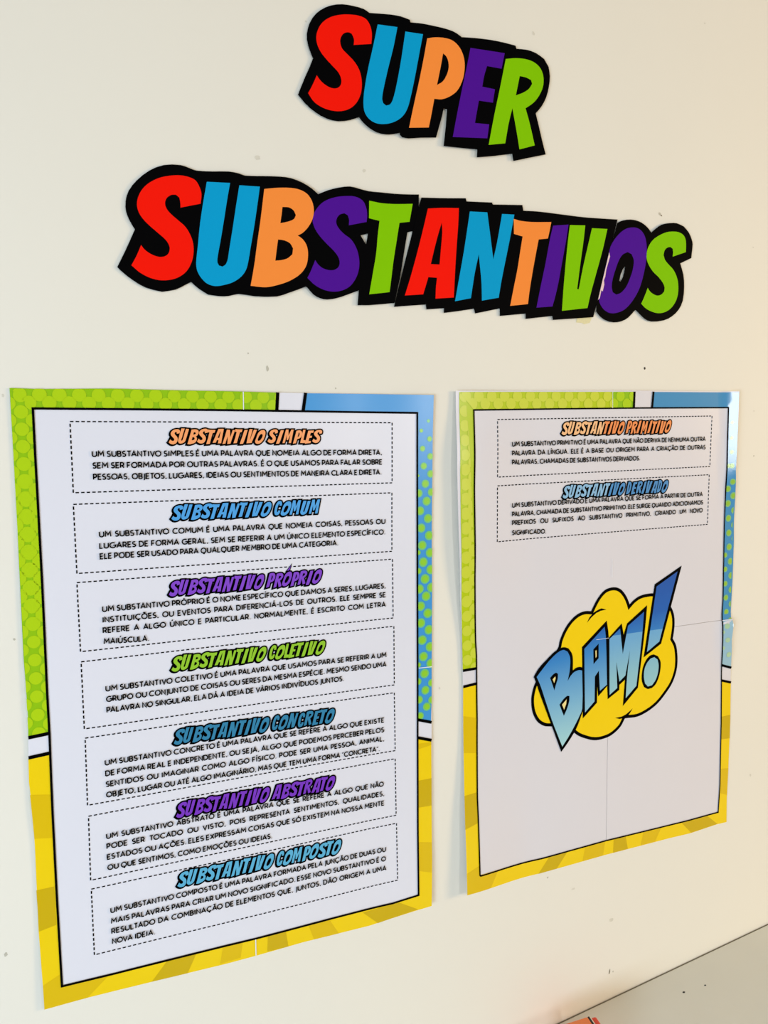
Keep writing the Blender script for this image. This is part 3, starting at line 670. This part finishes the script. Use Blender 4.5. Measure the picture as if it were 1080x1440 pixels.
bl_r = [(1039.4,551.5),(1037.8,601),(1034.8,662),(1032.5,723),(1032,760),(1030,815.6),(1029.9,871),(1015.6,874),(1016.3,843),(1017.7,760),(1020.3,683.6),(1021.8,659),(1024,573.2)]
bl_r2 = [(1029.9,871),(1029,899),(1028,938.6),(1014.4,935),(1015.6,874)]
yr_l = [(651,966),(670.3,961.5),(670.6,1011),(671,1122),(672.5,1157),(674.7,1230.6),(657,1259),(653.3,1136),(651.7,1052.8)]
yr_b = [(657,1259),(674.7,1230.6),(762,1207),(851.9,1181.9),(966,1154),(1009.5,1142),(1021.6,1156),(1008.6,1159),(970.4,1171.8),(941.5,1178.6),(851.9,1202),(762,1227.5)]
yr_r = [(1027.6,960.5),(1026.8,1016.8),(1024.2,1079),(1022,1121),(1021.6,1156),(1009.5,1142),(1012,1103.6),(1013.8,1016.8),(1014.2,958)]
drl = []
for j in range(0, 19):
    y = 557.5+j*20.6; xl = 646+(y-551)*.0105
    r = .0064+(.0008*min(1, 1.6*math.sin((y-650)/230*math.pi)) if 650 < y < 880 else 0)
    drl.append((xl+7, y, r*1.0, r)); drl.append((xl+18, y+10.3, r, r))
drt = [(655+i*18.1, 557+(i % 1), .0065, .0065) for i in range(14)]+[(664+i*18.1, 567.8, .0065, .0065) for i in range(14)]
bp_r = [(1025,769,3.4),(1019.5,780.5,2.6),(1026.7,789.2,3.4),(1019.5,800.5,2.8),(1027.6,809,3.4),(1019.7,820.7,2.8),(1027.8,829,3.4),(1020.5,840.3,3),(1028,849,3.4),(1021,860.3,3),(1027.6,869,3.2),
        (1023.3,687.4,3.2),(1030.2,677.5,3),(1031,697,3.4),(1023.3,708,3.4),(1031.7,717.5,3.4),(1024,728.7,3.4),(1031.5,738,3.4),(1024.5,749.3,3.4),(1031.7,757,3.2),(1028.7,635.5,2.2),(1028.7,615.6,2),(1029.4,594,1.8),(1024.5,655,2.2),(1029,655,2.6)]
bp_p = [(1022.5,880.5,3),(1017,889,2),(1023.2,900,2.8),(1017,911.4,2),(1024.6,920.4,3)]
mr_ = .00125
PALEO = ink('pale_orange_heading_print', (252,196,140)); DEEPO = ink('deep_orange_heading_print', (246,148,84))
PALEB = ink('pale_blue_heading_print', (146,192,226)); DEEPB = ink('deep_blue_heading_print', (82,146,204))
spec_r = dict(gap=-.00045, surf=surf_r, outline=out_r, paper=PAPER_R, vseam=((861,549),(851.9,1202.5)), hseam=((649.6,924),(1030,870.8)),
    borders=[('green_border', [GRN_Y], [gr_t1, gr_l], None), ('green_border', GRN, [gr_t2], 'greener stretch of border'), ('blue_border', BLU2, [bl_t, bl_r], None), ('faded_blue_border', BLUP, [bl_r2], 'paler blue stretch of border'), ('yellow_border', YEL, [yr_l, yr_b, yr_r], None)],
    dots=[('polka_dots', 'green_border', drl, GRNL_Y, [(645.8,551.2),(666,576.6),(668.6,900),(670,939.7),(650.6,942.9),(648.6,800)], .00018),
          ('polka_dots', 'green_border', drt, GRNL_Y, [(646,551.4),(861,551),(860.8,574),(666,576.4)], .0002),
          ('polka_dots', 'green_border', drt, GRNL, [(861,551),(890.8,551),(890,573.8),(860.8,574)], .0002),
          ('polka_dots', 'blue_border', [(x, y, r*mr_*1.12, r*mr_*1.12) for x, y, r in bp_r], DOTR2, [(1037,575),(1029.5,871),(1015.6,873.6),(1023.6,574)], .00018),
          ('polka_dots', 'blue_border', [(x, y, r*mr_*.72, r*mr_*.72) for x, y, r in bp_r], DOTG2, [(1037,575),(1029.5,871),(1015.6,873.6),(1023.6,574)], .00026),
          ('polka_dots', 'faded_blue_border', [(x, y, r*mr_, r*mr_) for x, y, r in bp_p], DOTP, [(1029.8,872),(1028,938.4),(1014.6,935),(1015.6,874.4)], .00018)],
    rays=[('dark_ray', 'yellow_border', YM, [[(651.6,1007),(670.6,1009.7),(670.8,1058.9),(652.2,1058.9)], [(656,1229),(674.4,1217),(675.9,1231.6),(700,1225),(690,1249),(657,1259)],
              [(823,1190.3),(851,1182.6),(847.8,1203),(819,1211)], [(904.8,1169.4),(930,1163.2),(921,1183.4),(900.7,1188.8)], [(1013,1081),(1024.1,1080),(1022.2,1117.8),(1011.6,1115)]]),
          ('dark_ray', 'yellow_border', YD, [[(652.8,1119.4),(671,1113.9),(672.5,1157),(654,1167)], [(772.4,1204.6),(798,1197.4),(782.6,1221.6),(757,1228.8)],
              [(862.9,1179.6),(879.6,1175.6),(882.8,1193.7),(862,1199.2)], [(957.8,1156.2),(993.6,1146.6),(1008.6,1158.6),(972,1171)], [(1014,1008),(1026.9,1005),(1026,1038),(1013.6,1039.7)]])],
    frame=fr_r, fw=.0018, bw=.0032,
    bars=[((891.9,550.8),(891,573.9)),((918.6,550.8),(916.6,573.6)),((650.7,943),(670,939.7)),((651.2,965.8),(670.4,961)),((1014.2,935.2),(1028,938.9)),((1014.2,956.7),(1027.6,959.5))],
    seams=[((861.2,551),(861.1,574),.0005),((1015.4,872.6),(1029.8,870.6),.0011),((860.7,786),(860.5,812),.0006),((838,899.5),(856,897),.0005)],
    cap=.0049, cw=.0052, split=W(852, 610, surf_r)[0],
    boxes=[
     dict(title='SUBSTANTIVO PRIMITIVO', cols=[PALEO, DEEPO], hl='orange heading', quad=[(699.6,590),(1001.2,585),(998.2,656),(699.6,671)],
        hq=[(788.6,613.2),(944,610.5),(791,591.5),(946,589.5)],
        lines=[('UM SUBSTANTIVO PRIMITIVO É UMA PALAVRA QUE NÃO DERIVA DE NENHUMA OUTRA',(720,627.5),(991,619.9)),('PALAVRA DA LÍNGUA. ELE É A BASE OU ORIGEM PARA A CRIAÇÃO DE OUTRAS',(720,640.3),(991,631.4)),('PALAVRAS, CHAMADAS DE SUBSTANTIVOS DERIVADOS.',(720,653),(899,647))]),
     dict(title='SUBSTANTIVO DERIVADO', cols=[PALEB, DEEPB], hl='blue heading', quad=[(699.6,683.3),(997.3,667.6),(994.8,737.4),(699.2,762)],
        hq=[(790,702.5),(939.6,693.5),(792,681),(942,673)],
        lines=[('UM SUBSTANTIVO DERIVADO É UMA PALAVRA QUE SE FORMA A PARTIR DE OUTRA',(720,713.5),(987,697.4)),('PALAVRA, CHAMADA DE SUBSTANTIVO PRIMITIVO. ELE SURGE QUANDO ADICIONAMOS',(720,726),(987.5,708.9)),('PREFIXOS OU SUFIXOS AO SUBSTANTIVO PRIMITIVO, CRIANDO UM NOVO',(720,738.3),(987,720)),('SIGNIFICADO.',(720,752),(767,749.8))]),
    ])
root, surf, org, put = poster('narrower-looking right poster with two text boxes and a yellow BAM burst', spec_r)

# ---- the comic burst on the right poster
bA = lambda p: T(740, 780, 9.0, p); bB = lambda p: T(840, 780, 7.714, p); bC = lambda p: T(740, 900, 7.714, p); bD = lambda p: T(840, 900, 7.714, p)
cloud = [(786.1,912.2),(788.9,901),(794.4,887.8),(802.2,875.6),(812.2,866),(822.2,861.7),(832.2,861.7),(834.4,856.7),(840,845.6),(846.7,836),(854,830),(864.6,828),(872.4,831.2),(878.9,839.6),(882.8,848.7),(884.3,853.9),(891.9,845.5),(900.9,839.6),(912.6,836.8),(919,836.8),(932,843),(941.8,854.5),(945.7,864.3),(946.8,875.9),(945.9,887.6),(944.1,898.6),(948.9,908.3),(950.6,920),(950.8,932),(949.2,944),(943.7,959.6),(934.6,973.9),(923,988.2),(910,998.5),(895.7,1005.7),(878.9,1008),(877,1009.5),(871.1,1020.6),(859.4,1031.6),(847.8,1036.8),(835.9,1038.7),(823,1036),(812.6,1031.6),(800,1022),(775.6,1019.3),(765.9,1018.6),(756.9,1012.8),(750.8,1001),(748.8,985.6),(750.4,972.6),(754.9,959.6),(764,945)]
cw_ = smooth(WL(cloud, surf), 40, 4)
burst = put('comic_burst', [cw_], ink('burst_yellow_print', (252, 214, 6)), .0002, label='yellow cloud burst')
F = Flat(); F.stroke(cw_, .0040, closed=True); F.build('burst_outline', BLACK, burst, surf, .0003, step=.01, origin=org)
put('burst_outline', [offset(WL(bA([(775,850),(800,800),(850,740),(905,705),(950,685),(1000,695),(940,705),(880,735),(820,790)]), surf), .0006)], BLACK, .0003, par=burst)
put('burst_outline', [offset(WL(bD([(200,845),(260,835),(310,810),(375,750),(350,790),(330,815),(300,840),(240,852)]), surf), .0005)], BLACK, .0003, par=burst)
zt = W(950, 805, surf)[1]-org[2]; zb = W(790, 1045, surf)[1]-org[2]
GR = gradient_mat('burst_blue_gradient_print', zb, zt, [(0, (168, 216, 220)), (.3, (120, 180, 216)), (.58, (54, 136, 206)), (.75, (22, 96, 184)), (1, (14, 84, 172))])
GRP = gradient_mat('burst_pale_gradient_print', zb, zt, [(0, (168, 216, 214)), (.35, (144, 196, 210)), (.6, (112, 174, 218)), (1, (104, 168, 216))])
zl = W(0, 0)
def blk(o, hs=(), l=.0004): 
    F = Flat(); F.poly(smooth(WL(o, surf), 30, 3), [smooth(WL(h, surf), 30, 3) for h in hs]); return F
Bout = bC([(78,400),(130,310),(220,210),(300,130),(360,90),(410,77),(455,90),(490,140),(503,200),(502,330),(540,300),(580,290),(612,300),(614,740),(590,830),(540,960),(450,1110),(377,1212),(340,1110),(270,920),(195,720),(140,570),(100,450)])
Bin = bC([(110,400),(170,320),(250,220),(320,150),(370,115),(405,105),(445,125),(470,180),(474,250),(466,340),(445,445),(480,385),(520,345),(570,325),(603,330),(604,740),(570,830),(520,930),(460,1040),(388,1155),(350,1060),(280,880),(200,640),(150,490)])
Bh1 = bC([(255,410),(290,370),(320,352),(341,365),(338,420),(320,480),(301,545),(280,480)]); Bh2 = bC([(357,700),(400,640),(440,603),(465,605),(463,660),(440,740),(405,822),(380,760)])
Aout = [(818.2,910.4),(817.8,905),(853,872.6),(855.8,895.6),(855.6,962.2),(840.9,979.3),(839.6,965),(839.2,988.1),(819.3,1010.2)]
Ain = [(821.4,912.3),(850,881.1),(851.9,900),(853.2,962.6),(843.3,971.3),(841.8,942.8),(836.2,951.2),(835.7,986.2),(822.3,1001.8)]
Aout[1] = (818.0, 910.0)
Ah = bC([(783,38),(783,195),(727,262),(725,100)])
Mout = [(855.4,897.3),(874,876.6),(876.7,892.8),(881.5,876.6),(909.7,851),(906.8,883.7),(896.8,966.8),(875.6,992.7),(878.5,955.7),(870.7,962.9),(870.5,970),(854.3,983),(853,938.9)]
Min = [(856.6,898.6),(871.6,883.7),(875.3,919.4),(882.8,879.8),(905.3,860.1),(902.2,896.7),(894.4,964.2),(879.5,981.7),(881.2,954.4),(885.4,914.9),(878.9,949.9),(870.7,958.3),(866.4,930.5),(867.5,967.4),(856.8,977.1)]
Xout = [(920.4,821.7),(958.4,795.3),(942.6,855.2),(929.4,905.1),(904.8,924.5)]
Xin = [(923,824.7),(952.5,803.3),(926.8,902),(909.4,916.8)]
Dout = bD([(610,155),(655,175),(683,230),(683,310),(665,400),(630,480),(590,520),(545,532),(505,510),(482,450),(480,370),(498,280),(535,205),(575,165)])
Din = bD([(615,185),(650,210),(662,270),(655,350),(630,430),(590,490),(545,503),(515,470),(502,400),(508,320),(535,250),(575,200)])
seam = (W(720, 914, surf), W(1014, 873, surf))
def bl(nm, o, i, M, holes=(), inner=(), paleM=None, lift=.0004):
    F = blk(o); b = F.build('burst_letter', BLACK, root, surf, lift, step=.01, label=nm, origin=org)
    if paleM is None:
        F = blk(i, holes); F.build('letter_fill', M, b, surf, lift+.0001, step=.01, origin=org)
    else:
        F = blk(i, holes); F.clip([seam]); 
        if F.bm.faces: F.build('letter_fill', M, b, surf, lift+.0001, step=.01, origin=org)
        F = blk(i, holes); F.clip([(seam[1], seam[0])])
        F.build('letter_fill', paleM, b, surf, lift+.0001, step=.01, label='paler lower part', origin=org)
    for q in inner: 
        F = Flat(); F.poly(WL(q, surf)); F.build('letter_gap', ink('gap_cream_print', (246, 226, 150)), b, surf, lift+.00012, origin=org)
bl('blue letter B', Bout, Bin, GR, [Bh1, Bh2], [bC([(283,425),(312,392),(315,415),(300,465)]), bC([(385,700),(435,640),(430,690),(408,755)])], lift=.0006)
bl('blue letter A', Aout, Ain, GR, [Ah], [bC([(748,115),(760,110),(762,175),(750,195)])])
bl('blue letter M', Mout, Min, GR, paleM=GRP, lift=.0005)
bl('blue exclamation mark', Xout, Xin, GR, paleM=GRP)
F = blk(Dout); b = F.build('burst_letter', BLACK, root, surf, .0004, step=.01, label='dot of the exclamation mark', origin=org)
F = blk(Din); F.build('letter_fill', GRP, b, surf, .0005, origin=org)

# ------------------------------------------------------------------ desk in front of the wall
WP = [W(780, 1440), W(930, 1369), W(1080, 1298)]
TZ = sum(p[1] for p in WP)/3
def on_table(px, py):
    d = ray(px, py); t = (TZ-CAM_LOC.z)/d.z; return CAM_LOC+d*t
left = Vector((WP[0][0]-.45, -.0012, TZ)); dr = Vector((1, 0, 0)); nrm = Vector((0, -1, 0)); LEN = 1.25
DESK_M = mat('desk_laminate', (223, 221, 209), rough=0.32, spec=0.5, var=0.035, scale=7)
CONTACT_SHADE_M = mat('desk_contact_shade', (122, 112, 90), rough=0.5)
desk = empty('desk', (left.x+.6, -.35, 0), 'grey-beige laminate desk against the wall, dotted with small dark specks', 'desk')
def desk_box(name, u0, u1, v0, v1, z0, z1, M, bev=.001):
    bm = box_bm(u0, u1, v0, v1, z0, z1, bev, 2)
    for v in bm.verts:
        p = left+dr*v.co.x+nrm*v.co.y; v.co = Vector((p.x, p.y, v.co.z))-desk.location
    bmesh.ops.recalc_face_normals(bm, faces=bm.faces[:])
    return mesh_obj(name, bm, M, desk)
desk_box('desk_top', 0, LEN, 0.0012, .60, TZ-.025, TZ, DESK_M)
desk_box('contact_shade_strip', 0, LEN, 0, .0012, TZ-.025, TZ-.0004, CONTACT_SHADE_M, .0002)  # dark strip added to stand in for the shaded gap between desk and wall
for u, v in ((.04, .05), (LEN-.09, .05), (.04, .54), (LEN-.09, .54)):
    desk_box('leg', u, u+.04, v, v+.04, 0, TZ-.0249, mat('desk_leg_metal', (120, 120, 118), rough=.4))
def speck(px, py, r, M):
    p = on_table(px, py); bm = bmesh.new()
    bmesh.ops.create_icosphere(bm, subdivisions=1, radius=r)
    for v in bm.verts: v.co = Vector((v.co.x*1.2, v.co.y*.9, v.co.z*.25))+Vector((p.x, p.y, TZ+.0001))-desk.location
    mesh_obj('speck', bm, M, desk)
speck(961.6, 1395.4, .0018, DARKDOT); speck(991.6, 1385.6, .0014, DARKDOT); speck(785.5, 1421, .001, SMUDGE); speck(838, 1409.3, .0008, SMUDGE)
speck(979, 1349, .0007, SMUDGE)

# orange printed carton standing on the desk, only its top corner in the frame
BH = .038
def at_z(px, py, z):
    d = ray(px, py); return CAM_LOC+d*((z-CAM_LOC.z)/d.z)
bz = TZ+BH
p1 = at_z(798, 1438, bz); p2 = at_z(824, 1429.6, bz)         # far top edge of the carton
ex = (p2-p1); ex.z = 0; wdt = ex.length; ex.normalize(); ey = Vector((ex.y, -ex.x, 0))
if ey.y > 0: ey = -ey
ex2 = -ex
carton = empty('snack_box', (p2-ex*.03+ey*.02).to_tuple()[:2]+(TZ,), 'small orange carton with black, white and red end at the bottom edge, on the desk', 'box')
OX = p2+ex*.0
def cbox(name, u0, u1, v0, v1, z0, z1, M, bev):
    bm = box_bm(u0, u1, v0, v1, z0, z1, bev, 3)
    for v in bm.verts:
        p = OX+ex*v.co.x+ey*v.co.y; v.co = Vector((p.x, p.y, v.co.z))-carton.location
    bmesh.ops.recalc_face_normals(bm, faces=bm.faces[:])
    return mesh_obj(name, bm, M, carton)
cbox('carton_body', -.062, .002, 0, .045, TZ, bz, mat('orange_card', (240, 128, 62), rough=.4, var=.03, scale=40), .002)
cbox('black_stripe', .0018, .0042, .0002, .0448, TZ+.0002, bz-.0004, mat('black_card', (30, 22, 20)), .0006)
cbox('white_stripe', .0040, .0056, .0003, .0447, TZ+.0003, bz-.001, mat('white_card', (244, 232, 214)), .0004)
cbox('red_end', .0054, .0130, .0004, .0446, TZ+.0004, bz-.0028, mat('red_card', (224, 62, 28), rough=.4), .0022)
